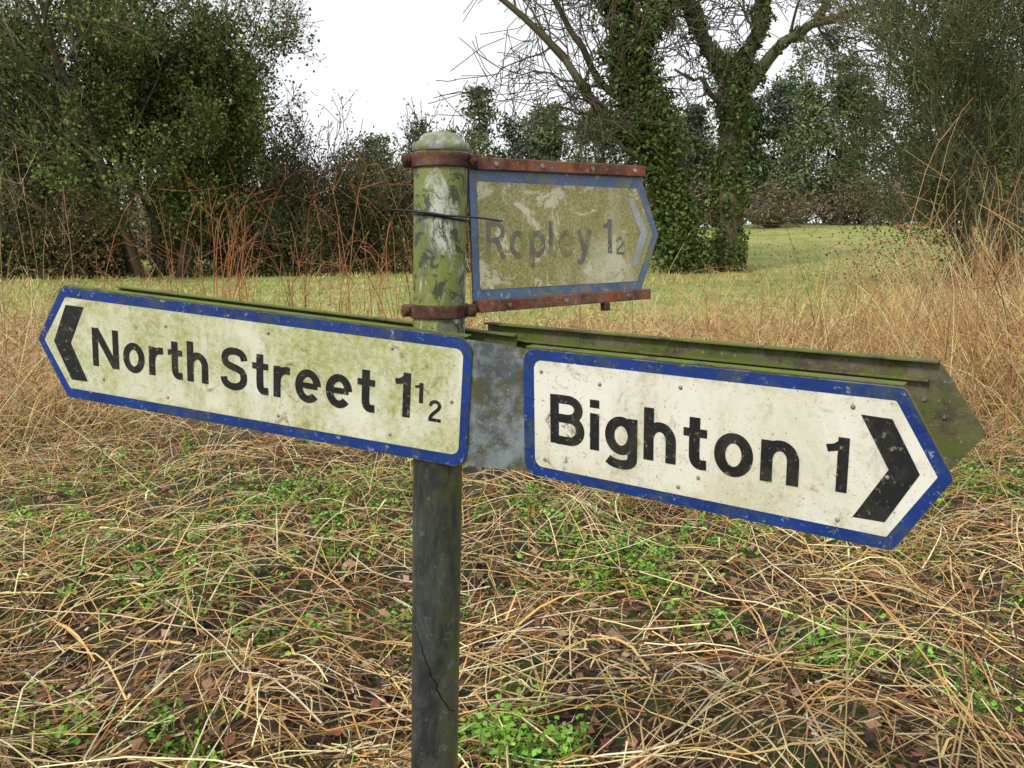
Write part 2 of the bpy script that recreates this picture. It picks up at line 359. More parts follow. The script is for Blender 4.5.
x,y=sample_xy(22000,rg,1.5,11,.8); kk=rg.uniform(size=len(x))<np.clip(.10+.9*noise2(x,y,1.7,2),0,1); x=x[kk];y=y[kk];n=len(x)
stalks(A,x,y,rg.uniform(.04,.14,n),np.zeros(n),rg.uniform(.01,.08,n),rg.uniform(.001,.0026,n),vcol((.16,.29,.035),n,rg,.3),rg,k=4,pitch=rg.uniform(.2,1.5,n),ribbon=True)
A.obj('green_weeds',M_weed)

# ------------------------------------------------------------ trees
class Tree:
    def __init__(s,seed,k=6):
        s.rg=np.random.default_rng(seed); s.k=k; s.P=[];s.R=[];s.lv=[]
    def branch(s,p,d,L,r,lvl,maxl,nch,wig=.18,up=.15,ang=(.5,1.1),ratio=(.45,.75),tmin=.25):
        rg=s.rg;k=s.k
        pts=np.empty((k,3)); pts[0]=p; dd=np.array(d,float)
        for i in range(1,k):
            dd=dd+rg.normal(size=3)*wig; dd[2]+=up*.3; dd/=np.linalg.norm(dd)
            pts[i]=pts[i-1]+dd*L/(k-1)
        s.P.append(pts); s.R.append(np.linspace(r,r*.35,k)); s.lv.append(lvl)
        if lvl<maxl:
            for c in range(nch[lvl]):
                s.child(pts,L,r,lvl,maxl,nch,wig,up,ang,ratio,tmin)
    def child(s,pts,L,r,lvl,maxl,nch,wig,up,ang,ratio,tmin):
        rg=s.rg;k=len(pts)
        t=rg.uniform(tmin,1)*(k-1); i=min(int(t),k-2); f=t-i
        q=pts[i]*(1-f)+pts[i+1]*f; ax=pts[i+1]-pts[i]; ax=ax/(np.linalg.norm(ax)+1e-9)
        v=rg.normal(size=3); v-=v@ax*ax; v/=np.linalg.norm(v)
        a=rg.uniform(*ang); nd=ax*math.cos(a)+v*math.sin(a)
        s.branch(q,nd,L*rg.uniform(*ratio),max(r*(1-.55*t/(k-1))*.55,.004),lvl+1,maxl,nch,wig,up,ang,ratio,tmin)
    def limb(s,pts,r0,r1,nsub,subL,maxl,nch,**kw):
        pts=np.array(pts,float)
        k=s.k; seg=np.r_[0,np.cumsum(np.linalg.norm(np.diff(pts,axis=0),axis=1))]
        tt=np.linspace(0,seg[-1],12); Q=np.stack([np.interp(tt,seg,pts[:,i]) for i in range(3)],1)
        Q[1:-1]+=s.rg.normal(size=(10,3))*.10
        rr=np.linspace(r0,r1,12)
        for a in range(0,11,k-1):
            b=min(a+k,12)
            if b-a<2: break
            q=Q[a:b];rq=rr[a:b]
            if len(q)<k:
                ti=np.linspace(0,len(q)-1,k); q=np.stack([np.interp(ti,range(len(q)),q[:,i]) for i in range(3)],1); rq=np.interp(ti,range(len(rq)),rq)
            s.P.append(q);s.R.append(rq);s.lv.append(0)
        for c in range(nsub):
            s.child(Q,subL,r0*.5,1,maxl,nch,kw.get('wig',.22),kw.get('up',.1),kw.get('ang',(.5,1.2)),kw.get('ratio',(.5,1.0)),kw.get('tmin',.3))
        return Q
    def add_to(s,acc,base,minr=0.0,var=.2,fine=None):
        P=np.array(s.P);R=np.maximum(np.array(s.R),minr); lv=np.array(s.lv)
        big=lv<=2
        c=vcol(base,len(P),s.rg,var)
        if fine is not None: c[~big]=vcol(fine,(~big).sum(),s.rg,var)
        if big.any(): acc.add(*tubes(P[big],R[big],6,c[big]))
        if (~big).any(): acc.add(*tubes(P[~big][:,[0,2,5]],R[~big][:,[0,2,5]],3,c[~big]))
    def nodes(s,minlv=2):
        lv=np.array(s.lv);return np.array(s.P)[lv>=minlv].reshape(-1,3)
# ---- big left ivy-clad tree
T=Tree(3); g0=float(H(-17,40))
stems=[((-17.6,40,g0),(-.35,0,1),12,.28),((-16.6,40.5,g0),(.10,.1,1),12.5,.26),((-15.3,39.5,g0),(.36,-.1,1),9.0,.2),((-18.6,40.2,g0),(-.7,.1,1),10,.2),((-17.0,41,g0),(0,.4,1),12,.2),((-16.9,39,g0),(.0,-.35,1),12,.22),((-20.5,41,g0),(-.4,.1,1),9,.2),((-22.5,40,g0),(-.3,.1,1),9,.2),((-15.2,40,g0),(.34,.1,1),9.5,.2)]
for p,d,L,r in stems:
    d=np.array(d)/np.linalg.norm(d)
    T.branch(np.array(p),d,L,r,0,4,[9,6,5,4],wig=.10,up=.25,ang=(.45,1.05),ratio=(.38,.6),tmin=.12)
A=Acc(); T.add_to(A,(.10,.085,.055),.013,fine=(.14,.115,.06))
nd=T.nodes(2); rg=T.rg
cen=np.array([-16.6,40,7.0]); rr=(((nd-cen)/np.array([6.6,6,6.2]))**2).sum(1)**.5
pr=np.clip(1.35-rr,0.05,1); sel=nd[rg.uniform(size=len(nd))<pr]
m=95000; i=rg.integers(0,len(sel),m); P=sel[i]+rg.normal(size=(m,3))*.28
cl=np.clip(.78+.65*noise2(P[:,0]*1.0+P[:,1],P[:,2],1.3,1),.3,1.4)[:,None]
c=vcol((.085,.125,.022),m,rg,.3)*cl; b_=rg.uniform(size=m)<.25; c[b_]=vcol((.17,.185,.05),b_.sum(),rg,.25)
A.add(*quads(P,rg.uniform(.055,.11,m),c,rg,1.2))
A.obj('ivy_clad_tree',M_leaf)
# ---- oaks with ivy
def ivy(acc,Q,r0,r1,m,rg,size=(.07,.15),base=(.075,.115,.025)):
    Q=np.asarray(Q,float); t=rg.uniform(0,len(Q)-1.001,m); i=t.astype(int); f=(t-i)[:,None]
    p=Q[i]*(1-f)+Q[i+1]*f; rr=(r0+(r1-r0)*t/(len(Q)-1))*(.75+.4*np.sin(t*3.1+1)*np.cos(t*1.7))
    v=rg.normal(size=(m,3)); v/=np.linalg.norm(v,axis=1,keepdims=True)
    lump=1+.35*np.sin(v[:,0]*5+t*2.3)*np.sin(v[:,2]*4+t*3.7)
    p=p+v*(rr*lump*rg.uniform(.45,1.1,m))[:,None]
    c=vcol(base,m,rg,.35); b=rg.uniform(size=m)<.25; c[b]=vcol((.15,.185,.045),b.sum(),rg,.2)
    acc.add(*quads(p,rg.uniform(*size,m),c,rg,1.1))
def oak(seed,limbs,ivys,name,minr=.022):
    T=Tree(seed); A=Acc(); Qs=[]
    for pts,r0,r1,ns,sl,tm in limbs:
        Qs.append(T.limb(pts,r0,r1,ns,sl,4,[0,5,5,4],tmin=tm,wig=.26,up=.05,ratio=(.5,1.1)))
    T.add_to(A,(.11,.09,.055),minr,fine=(.095,.075,.05))
    for (qi,e),r0,r1,m in ivys: ivy(A,Qs[qi][:e],r0,r1,m,T.rg)
    A.obj(name,M_leaf)
yy=45.
oak(5,[([(9.3,yy,0),(8.4,yy,3.0),(7.6,yy,5.6),(6.2,yy,9.3),(5.5,yy+.3,13.5),(4.4,yy,19)],.55,.22,9,5,.45),
       ([(7.3,yy,6.2),(5.0,yy-1,7.6),(2.2,yy-1.5,10.6),(-.8,yy-2,13.2),(-4.2,yy-2,14.6)],.28,.09,18,4.2,.15),
       ([(6.6,yy,8.0),(4.5,yy+1,9.8),(2.6,yy+1,13),(.8,yy+1,16.5)],.26,.08,12,4.0,.15),
       ([(6.0,yy,9.7),(7.2,yy-1,12.5),(8.4,yy-1,17)],.25,.1,8,3.6,.2),
       ([(7.6,yy,5.4),(5.9,yy-1,6.0),(4.2,yy-1,7.8),(2.0,yy-1,8.2)],.16,.05,8,2.6,.2)],
    [((0,12),1.6,1.9,38000),((3,12),.9,.6,7000),((1,5),.8,.3,3000)],'oak_tree')
yy=46.
oak(9,[([(11.6,yy,.3),(11.5,yy,4),(11.5,yy,7),(11.5,yy,10)],.75,.55,2,4,.6),
       ([(11.5,yy,9.6),(10.4,yy,11.4),(8.6,yy-.5,13.7),(7.0,yy,18)],.42,.16,9,4.5,.2),
       ([(11.5,yy,9.6),(12.4,yy,12),(13.2,yy+.5,14.5),(15.5,yy,19)],.42,.18,9,4.5,.2),
       ([(11.8,yy,9.0),(13.6,yy-1,11.4),(15.6,yy-1,12.6),(18.2,yy-1.5,13.3),(21,yy-1,12.4)],.36,.10,15,3.6,.15),
       ([(11.3,yy,8.2),(9.6,yy-1,9.6),(8.2,yy-1,10.2)],.2,.06,6,2.6,.2),
       ([(15.3,yy-1,12.6),(16.5,yy-1,15.5),(18,yy,18)],.22,.1,7,3.4,.15)],
    [((0,11),1.15,.95,15000),((1,7),.65,.45,4500),((2,8),.75,.5,5000),((3,5),.5,.4,1800)],'oak_tree')
def twiggy(seed,stems,name,nch,bark,fine,leafm,leafcol,leafs=(.04,.08),maxl=4,minr=.012,ratio=(.4,.62),spread=.25,up=.3,low=0):
    T=Tree(seed)
    for p,d,L,r in stems:
        d=np.array(d,float);d/=np.linalg.norm(d); p=np.array([p[0],p[1],float(H(p[0],p[1]))-.05])
        T.branch(p,d,L,r,0,maxl,nch,wig=.13,up=up,ang=(.4,1.0),ratio=ratio,tmin=.08)
    A=Acc(); T.add_to(A,bark,minr,fine=fine)
    nd=T.nodes(2); rg=T.rg; i=rg.integers(0,len(nd),leafm); P=nd[i]+rg.normal(size=(leafm,3))*spread
    if low:
        q=rg.uniform(size=leafm)<low; z0=H(P[q,0],P[q,1]); P[q,2]=z0+(P[q,2]-z0)*rg.uniform(0,1,q.sum())
    c=vcol(leafcol,leafm,rg,.35)*np.clip(.75+.5*noise2(P[:,0],P[:,2],1.8,1),.35,1.3)[:,None]
    A.add(*quads(P,rg.uniform(*leafs,leafm),c,rg,1.0))
    A.obj(name,M_leaf)
twiggy(14,[((15.8,28),(-.25,0,1),9,.11),((16.6,28.5),(.2,0,1),10,.11),((16.0,27.5),(-.5,-.2,1),7.5,.09),((17.5,28),(.5,.1,1),9,.12),((15.2,28.4),(-.12,.2,1),10,.10),((18.5,28.4),(.1,.2,1),10,.12)],
       'hawthorn_tree',[10,6,5,4],(.085,.085,.045),(.12,.12,.05),42000,(.085,.105,.032),(.03,.065),low=.25)
twiggy(15,[((20.5,38),(-.1,0,1),11,.2),((21.5,38.5),(.2,0,1),11,.2),((19.5,37.5),(-.35,-.2,1),8,.15)],
       'hawthorn_tree',[8,6,5,3],(.10,.09,.06),(.13,.12,.06),12000,(.09,.11,.035),(.04,.08))
sh=[(-11.0,45,5.4),(-8.0,47,4.6),(-5.2,46,5.0),(-2.4,48,4.2),(-13.6,47,5.8),(1.0,50,4.4),(4.0,50,3.6),(-25,46,6),(-28.5,44,6),
    (-14.5,41,2.8),(-19.5,39,2.8),(-22.5,38.5,2.6),(-12.0,42,2.2),(17.5,29.5,1.5)]
for j,(sx,sy,hh) in enumerate(sh):
    r_=np.random.default_rng(100+j)
    st=[((sx+r_.normal()*.9,sy+r_.normal()*.5),(r_.normal()*.5,r_.normal()*.3,1),hh*r_.uniform(.7,1.05),.05) for _ in range(6)]
    green=j%3!=1
    twiggy(200+j,st,'hedgerow_shrub',[7,5,4],(.13,.11,.065),(.20,.145,.08) if not green else (.15,.135,.07),9000,(.12,.135,.045) if green else (.18,.14,.065),(.05,.10),maxl=3,minr=.018,ratio=(.42,.68),spread=.4,low=.5)
# ---- distant woodland
A=Acc(); rg=np.random.default_rng(77)
def conifer(x,y,h,w,m,base):
    g=float(H(x,y)); nb=38
    tb=rg.uniform(.10,.97,nb); ab=rg.uniform(0,6.28,nb); rb=w*(1.08-tb)**.6*rg.uniform(.2,.9,nb)
    cc=np.stack([x+rb*np.cos(ab),y+rb*np.sin(ab),g+h*tb],1); sz=w*(.16+.22*(1-tb))
    i=rg.integers(0,nb,m); P=cc[i]+rg.normal(size=(m,3))*sz[i][:,None]*np.array([.8,.8,.6])
    P[:,2]=np.maximum(P[:,2],g+.1)
    c=vcol(base,m,rg,.3)*rg.uniform(.7,1.3,nb)[i][:,None]
    A.add(*quads(P,rg.uniform(.15,.38,m),c,rg,.6,.2))
    tp=np.array([[[x,y,g],[x,y,g+h*.5],[x,y,g+h]]]); A.add(*tubes(tp,np.array([[.2,.12,.02]]),5,np.array([[.09,.07,.05]])))
def broad(x,y,h,w,m,base):
    g=float(H(x,y)); nb=14
    cc=np.stack([rg.normal(0,w*.42,nb),rg.normal(0,w*.42,nb),h*rg.uniform(.1,.9,nb)],1)
    i=rg.integers(0,nb,m); P=np.array([x,y,g])+cc[i]+rg.normal(size=(m,3))*np.array([w*.25,w*.25,h*.12])
    P[:,2]=np.maximum(P[:,2],g+.05)
    A.add(*quads(P,rg.uniform(.1,.3,m),vcol(base,m,rg,.3),rg,.5))
    kk=40; tp=np.repeat(np.array([[x,y,g]]),kk,0)[:,None,:]+np.stack([np.zeros((kk,3)),cc[rg.integers(0,nb,kk)]*.5+rg.normal(size=(kk,3))*.3,cc[rg.integers(0,nb,kk)]*1.15+rg.normal(size=(kk,3))*w*.2],1)
    A.add(*tubes(tp,np.tile([.12,.06,.02],(kk,1)),3,vcol((.16,.125,.09),kk,rg,.2)))
cols=[(.10,.14,.055),(.12,.16,.06),(.085,.12,.065)]
for xx in np.arange(-16,34,2.6):
    h=13.4+rg.normal()*1.4
    if xx<-6: h=11.0+rg.normal()*1.2+.2*(xx+16)
    conifer(xx+rg.normal()*.9,88+rg.normal()*4,h,3.3,2700,cols[rg.integers(3)])
for xx in np.arange(-12,34,4.2):
    conifer(xx+rg.normal()*.9,97+rg.normal()*3,14+rg.normal()*1.0-.18*max(0,-xx),3.8,2000,cols[rg.integers(3)])
for xx in np.arange(22,76,3.4):
    conifer(xx+rg.normal()*1.0,95+rg.normal()*4,19+rg.normal()*2.6,4.2,3000,cols[rg.integers(3)])
B3=[(.15,.13,.07),(.12,.13,.055),(.17,.13,.08)]
for xx in np.arange(-80,-14,4.2): broad(xx+rg.normal(),84+rg.normal()*5,8+rg.normal()*1.4,4.2,1700,B3[rg.integers(3)])
for xx in np.arange(-22,70,3.4): broad(xx+rg.normal(),81+rg.normal()*2,4.2+rg.normal()*1.0,3.4,1300,B3[rg.integers(3)])
for xx in np.arange(-64,10,3.0): broad(xx+rg.normal(),64+rg.normal()*2,2.8+rg.normal()*.6,3.4,900,B3[rg.integers(3)])
for xx in np.arange(-100,100,5): broad(xx+rg.normal(),108+rg.normal()*5,9+rg.normal()*2,6,900,(.12,.13,.08))
A.obj('distant_woodland',M_leaf)

# ------------------------------------------------------------ sign geometry
def empty(name,o,X,Y):
    e=bpy.data.objects.new(name,None); scene.collection.objects.link(e); e.empty_display_size=.1
    X=Vector(X).normalized(); Z=X.cross(Vector(Y)).normalized(); Y=Z.cross(X)
    M=Matrix.Identity(4)
    for i in range(3): M[i][0]=X[i];M[i][1]=Y[i];M[i][2]=Z[i];M[i][3]=o[i]
    e.matrix_world=M; return e
def rounded(poly,rads,seg=8):
    out=[];n=len(poly)
    for i in range(n):
        p=np.array(poly[i],float); a=np.array(poly[i-1],float)-p; b=np.array(poly[(i+1)%n],float)-p; r=rads[i]
        a/=np.linalg.norm(a);b/=np.linalg.norm(b)
        half=math.acos(np.clip(a@b,-1,1))/2; dd=r/math.tan(half)
        p0=p+a*dd;p1=p+b*dd; c=p+(a+b)/np.linalg.norm(a+b)*r/math.sin(half)
        a0=math.atan2(*(p0-c)[::-1]);a1=math.atan2(*(p1-c)[::-1]); da=(a1-a0+math.pi)%(2*math.pi)-math.pi
        for s_ in range(seg+1):
            t=a0+da*s_/seg; out.append((c[0]+r*math.cos(t),c[1]+r*math.sin(t)))
    return out
def pyobj(name,V,F,mat,parent,smooth=False):
    me=bpy.data.meshes.new(name); me.from_pydata([tuple(v) for v in V],[],F); me.materials.append(mat); me.update()
    if smooth: me.polygons.foreach_set('use_smooth',[True]*len(me.polygons))
    ob=bpy.data.objects.new(name,me); scene.collection.objects.link(ob); ob.parent=parent; return ob
def plate(name,poly,z0,z1,mat,parent):
    n=len(poly); area=sum(poly[i][0]*poly[(i+1)%n][1]-poly[(i+1)%n][0]*poly[i][1] for i in range(n))
    if area<0: poly=poly[::-1]
    V=[(x,y,z0) for x,y in poly]+[(x,y,z1) for x,y in poly]
    F=[tuple(range(n,2*n)),tuple(reversed(range(n)))]+[(i,(i+1)%n,n+(i+1)%n,n+i) for i in range(n)]
    return pyobj(name,V,F,mat,parent)
# --- road-sign alphabet drawn as strokes (cap height 1, stroke .165)
SW=.165; hw=SW/2
def ell(cx,cy,rx,ry,a0,a1,n=26): return [(cx+rx*math.cos(rad(a)),cy+ry*math.sin(rad(a))) for a in np.linspace(a0,a1,n)]
def spl(p,n=6):
    p=np.array(p,float); q=np.vstack([2*p[0]-p[1],p,2*p[-1]-p[-2]]); out=[]
    for i in range(1,len(q)-2):
        for t in np.linspace(0,1,n,endpoint=False):
            out.append(tuple(.5*((2*q[i])+(-q[i-1]+q[i+1])*t+(2*q[i-1]-5*q[i]+4*q[i+1]-q[i+2])*t*t+(-q[i-1]+3*q[i]-3*q[i+1]+q[i+2])*t**3)))
    out.append(tuple(p[-1])); return out
def arch(x0,x1,top=.73):
    cx=(x0+x1)/2; rx=(x1-x0)/2; ry=.26; cy=top-hw-ry+.015
    return ell(cx,cy,rx,ry,168,0,16)+[(x1,0)]
oE=(.305,.365); OR=(.305-hw,.385-hw)
G={
'N':(.77,[([(hw,0),(hw,1)],1),([(.77-hw,0),(.77-hw,1)],1),([(hw+.02,.97),(.77-hw-.02,.03)],1.08)]),
'o':(.61,[(ell(*oE,*OR,0,360,40),1)]),
'r':(.40,[([(hw,0),(hw,.73)],1),(spl([(hw,.36),(.11,.50),(.19,.61),(.30,.645),(.40,.645)]),1)]),
't':(.40,[(spl([(.19,.94),(.19,.60),(.19,.30),(.205,.16),(.27,.085),(.40,.085)]),1),([(0,.66),(.40,.66)],.84)]),
'h':(.565,[([(hw,0),(hw,1)],1),(arch(hw,.565-hw),1)]),
'n':(.565,[([(hw,0),(hw,.73)],1),(arch(hw,.565-hw),1)]),
'S':(.67,[(spl([(.60,.72),(.575,.81),(.50,.89),(.36,.925),(.22,.905),(.125,.83),(.105,.71),(.155,.61),(.28,.555),(.42,.515),(.54,.45),(.585,.33),(.565,.20),(.47,.11),(.33,.075),(.18,.11),(.095,.19),(.07,.29)]),.98)]),
'e':(.60,[([(.10,.375),(.53,.375)],.80),(ell(*oE,*OR,3,318,34),1)]),
'i':(.165,[([(hw,0),(hw,.73)],1),([(hw,.84),(hw,1)],1.02)]),
'B':(.69,[([(hw,0),(hw,1)],1),([(.1,.92),(.38,.92)]+ell(.38,.73,.20,.19,85,-85,14)+[(.38,.535),(.1,.535)],.97),([(.1,.535),(.40,.535)]+ell(.40,.308,.215,.227,85,-85,16)+[(.40,.082),(.1,.082)],.97)]),
'g':(.60,[(ell(.30,.375,.30-hw,.365-hw,0,360,40),1),(spl([(.60-hw,.73),(.60-hw,.4),(.60-hw,.05),(.505,-.10),(.42,-.17),(.28,-.19),(.14,-.165),(.05,-.11)]),1)]),
'1':(.33,[([(.33-hw,0),(.33-hw,1)],1),([(.0,.775),(.13,.81),(.24,.90),(.26,.97)],.80)]),
'2':(.62,[(spl([(.10,.70),(.125,.81),(.20,.89),(.32,.92),(.44,.88),(.51,.79),(.50,.66),(.42,.54),(.29,.42),(.17,.29),(.11,.17),(.09,.08)]),.98),([(.03,.08),(.60,.08)],.97)]),
'R':(.70,[([(hw,0),(hw,1)],1),([(.1,.92),(.38,.92)]+ell(.38,.705,.215,.215,85,-85,14)+[(.38,.49),(.1,.49)],.97),([(.36,.50),(.60,.0)],1.05)]),
'p':(.61,[([(hw,-.27),(hw,.73)],1),(ell(.305,.365,.305-hw,.375-hw,0,360,40),1)]),
'l':(.28,[(spl([(hw,1),(hw,.6),(hw,.25),(.10,.13),(.165,.085),(.28,.085)]),1)]),
'y':(.60,[([(.07,.73),(.31,.08)],1),([(.53,.73),(.30,.06),(.245,-.08),(.17,-.165),(.03,-.185)],1)]),
}
def glyph_text(name,body,x0,x1,base,cap,z,mat,parent,gap=.135,wmul=1.0):
    tot=sum(G[ch][0] for ch in body)+gap*(len(body)-1); sx=(x1-x0)/tot
    V=[];F=[];cx=0;zi=0
    for ch in body:
        for path,wm in G[ch][1]:
            p=np.array(path,float); d=np.diff(p,axis=0); L=np.linalg.norm(d,axis=1); p=p[np.r_[True,L>1e-5]]
            d=np.diff(p,axis=0); d/=np.linalg.norm(d,axis=1,keepdims=True)
            closed=np.linalg.norm(p[0]-p[-1])<1e-4
            tn=np.vstack([d[0],(d[:-1]+d[1:]),d[-1]]); 
            if closed: tn[0]=tn[-1]=d[0]+d[-1]
            tn/=np.linalg.norm(tn,axis=1,keepdims=True)
            nn=np.stack([-tn[:,1],tn[:,0]],1)
            cosm=np.ones(len(p)); cosm[1:-1]=np.clip((tn[1:-1]*d[1:]).sum(1),.6,1)
            w=hw*wm*wmul/cosm
            a=p+nn*w[:,None];b=p-nn*w[:,None]; o=len(V); zz=z+zi*.00004; zi+=1
            for q,r_ in zip(a,b):
                V.append((x0+(q[0]+cx)*sx,base+q[1]*cap,zz)); V.append((x0+(r_[0]+cx)*sx,base+r_[1]*cap,zz))
            for i in range(len(p)-1): F.append((o+2*i,o+2*i+1,o+2*i+3,o+2*i+2))
        cx+=G[ch][0]+gap
    pyobj(name,V,F,mat,parent)
def rivets(parent,pts,r=.0032):
    V=[];F=[]
    for (x,y) in pts:
        o=len(V); sg=10
        for (rr,zz) in ((r,.0008),(r*.8,.0022),(r*.3,.0030)):
            for i in range(sg): V.append((x+rr*math.cos(i*6.2832/sg),y+rr*math.sin(i*6.2832/sg),zz))
        for l in range(2):
            for i in range(sg): F.append((o+l*sg+i,o+l*sg+(i+1)%sg,o+(l+1)*sg+(i+1)%sg,o+(l+1)*sg+i))
        F.append(tuple(o+2*sg+i for i in range(sg)))
    pyobj('rivets',V,F,M_rivet,parent)
def box(name,x0,x1,y0,y1,z0,z1,mat,parent,bev=.0015):
    V=[(x,y,z) for z in (z0,z1) for y in (y0,y1) for x in (x0,x1)]
    F=[(0,2,3,1),(4,5,7,6),(0,1,5,4),(2,6,7,3),(0,4,6,2),(1,3,7,5)]
    ob=pyobj(name,V,F,mat,parent)
    bm=ob.modifiers.new('b','BEVEL'); bm.width=bev; bm.segments=2
    return ob
def arm(e,L,tip,h,sgn,wx0,wL,wtip,wh,r,blue,white,wr=.02):
    out=[(0,-h),(sgn*L,-h),(sgn*tip,0),(sgn*L,h),(0,h)]
    plate('backing_plate',rounded([(p[0]*1.002,p[1]*1.012) for p in out],[r,.012,.008,.012,r]),-.0035,-.0008,M_joint,e)
    plate('blue_border',rounded(out,[r,.010,.006,.010,r]),-.0006,0,blue,e)
    w=[(sgn*wx0,-wh),(sgn*wL,-wh),(sgn*wtip,0),(sgn*wL,wh),(sgn*wx0,wh)]
    plate('white_panel',rounded(w,[wr,.004,.002,.004,wr]),.0002,.0007,white,e)
TZ=.0012
eA=empty('road_direction_sign',(-.0694,1.3458,1.3414),(.9394,-.3333,-.08),(.0623,-.0635,.996))
arm(eA,.8415,.909,.107,-1,.014,.834,.892,.0885,.026,M_blue,M_wA,.014)
glyph_text('lettering_north','North',-.773,-.508,-.036,.074,TZ,M_black,eA,wmul=1.06)
glyph_text('lettering_street','Street',-.480,-.170,-.039,.0765,TZ,M_black,eA,wmul=1.06)
glyph_text('numeral_one','1',-.132,-.104,-.038,.0755,TZ,M_black,eA,wmul=1.0)
glyph_text('numeral_half_top','1',-.096,-.081,-.010,.034,TZ,M_black,eA,wmul=.95)
glyph_text('numeral_half_bottom','2',-.071,-.047,-.038,.037,TZ,M_black,eA,wmul=.95)
plate('chevron',[(-.834,.074),(-.790,.074),(-.826,.001),(-.789,-.070),(-.829,-.071),(-.868,.000)],.0009,TZ,M_black,eA)
rivets(eA,[(-.80,.095),(-.60,.06),(-.38,.072),(-.14,.075),(-.75,-.06),(-.36,-.073),(-.14,-.072),(-.03,.0),(-.60,-.074)])
box('top_flange',-.84,-.01,.1085,.1105,-.020,-.0010,M_moss,eA,.0005)
eB=empty('road_direction_sign',(.0191,1.3243,1.334),(.7988,-.6015,-.0101),(-.0172,-.0396,.9991))
arm(eB,.5567,.616,.1015,1,.021,.549,.600,.0855,.022,M_blue,M_wB,.014)
glyph_text('lettering_bighton','Bighton',.052,.438,-.042,.0775,TZ,M_black,eB,wmul=1.1)
glyph_text('numeral_one','1',.472,.499,-.039,.071,TZ,M_black,eB,wmul=1.02)
plate('chevron',[(.510,.064),(.546,.063),(.581,.0),(.546,-.067),(.508,-.068),(.546,.0)],.0009,TZ,M_black,eB)
rivets(eB,[(.035,.068),(.27,.07),(.50,.072),(.04,-.072),(.27,-.074),(.49,-.076),(.545,-.01),(.30,-.055),(.14,.06)])
box('top_flange',.005,.555,.1035,.1055,-.020,-.0010,M_moss,eB,.0005)
eC=empty('road_direction_sign',(-.0533,1.4415,1.6106),(.7851,.6192,.0158),(-.0296,.0121,.9995))
outC=[(-.018,-.108),(.388,-.108),(.437,-.003),(.388,.106),(-.018,.106)]
plate('backing_plate',rounded([(p[0]*1.003,p[1]*1.01) for p in outC],[.004]*5),-.004,-.0008,M_joint,eC)
plate('blue_border',rounded(outC,[.008,.01,.006,.01,.008]),-.0006,0,M_blueC,eC)
plate('white_panel',rounded([(-.004,-.0905),(.376,-.0925),(.420,-.004),(.377,.084),(-.004,.088)],[.006,.004,.002,.004,.006]),.0002,.0007,M_wC,eC)
glyph_text('lettering_ropley','Ropley',.012,.254,-.039,.063,TZ,M_letC,eC,wmul=.9)
glyph_text('numeral_one','1',.284,.308,-.036,.063,TZ,M_letC,eC,wmul=.85)
glyph_text('numeral_half_bottom','2',.318,.341,-.040,.034,TZ,M_letC,eC,wmul=.8)
plate('chevron',[(.350,.066),(.366,.066),(.406,.0),(.376,-.062),(.358,-.062),(.386,.0)],.0009,TZ,M_chevC,eC)
box('top_rail',-.006,.392,.1065,.1265,-.014,.010,M_rust2,eC)
box('bottom_rail',-.012,.405,-.1285,-.1085,-.014,.010,M_rust2,eC)
def bolts(pts,par,mat,r=.004,z0=.0102):
    V=[];F=[]
    for (x,y) in pts:
        o=len(V)
        for rr,zz in ((r,z0),(r,z0+.003)):
            for i in range(6): V.append((x+rr*math.cos(i*math.pi/3),y+rr*math.sin(i*math.pi/3),zz))
        for i in range(6): F.append((o+i,o+(i+1)%6,o+6+(i+1)%6,o+6+i))
        F.append(tuple(o+6+i for i in range(6)))
    pyobj('rail_bolts',V,F,mat,par)
bolts([(.03,.1165),(.13,.1165),(.25,.1165),(.36,.1165),(.05,-.1185),(.18,-.1185),(.34,-.1185)],eC,M_rivet)
box('fixing_bolt',.279,.291,-.144,-.128,-.004,.012,M_rust,eC)
# signpost assembly
eP=empty('signpost',(0,0,0),(1,0,0),(0,1,0))
def axis(z):
    t=(z-.649)/(1.770-.649); return np.array([-.142+t*.0275,1.42,z])
def lathe(name,prof,mat,parent,seg=48):
    V=[];F=[]
    for (r,z) in prof:
        c=axis(z)
        for i in range(seg):
            a=i*2*math.pi/seg; V.append((c[0]+r*math.cos(a),c[1]+r*math.sin(a),z))
    for l in range(len(prof)-1):
        for i in range(seg): F.append((l*seg+i,l*seg+(i+1)%seg,(l+1)*seg+(i+1)%seg,(l+1)*seg+i))
    F.append(tuple((len(prof)-1)*seg+i for i in range(seg)))
    return pyobj(name,V,F,mat,parent,True)
lathe('post',[(.0425,z) for z in np.linspace(-.3,1.30,20)]+[(.0435,1.302)]+[(.0435,z) for z in np.linspace(1.31,1.748,12)],M_post,eP)
lathe('post_cap',[(.0440,1.743),(.0462,1.745),(.0462,1.752),(.0445,1.757),(.036,1.760),(.0345,1.766),(.028,1.771),(.014,1.7745),(.003,1.7755)],M_cap,eP)
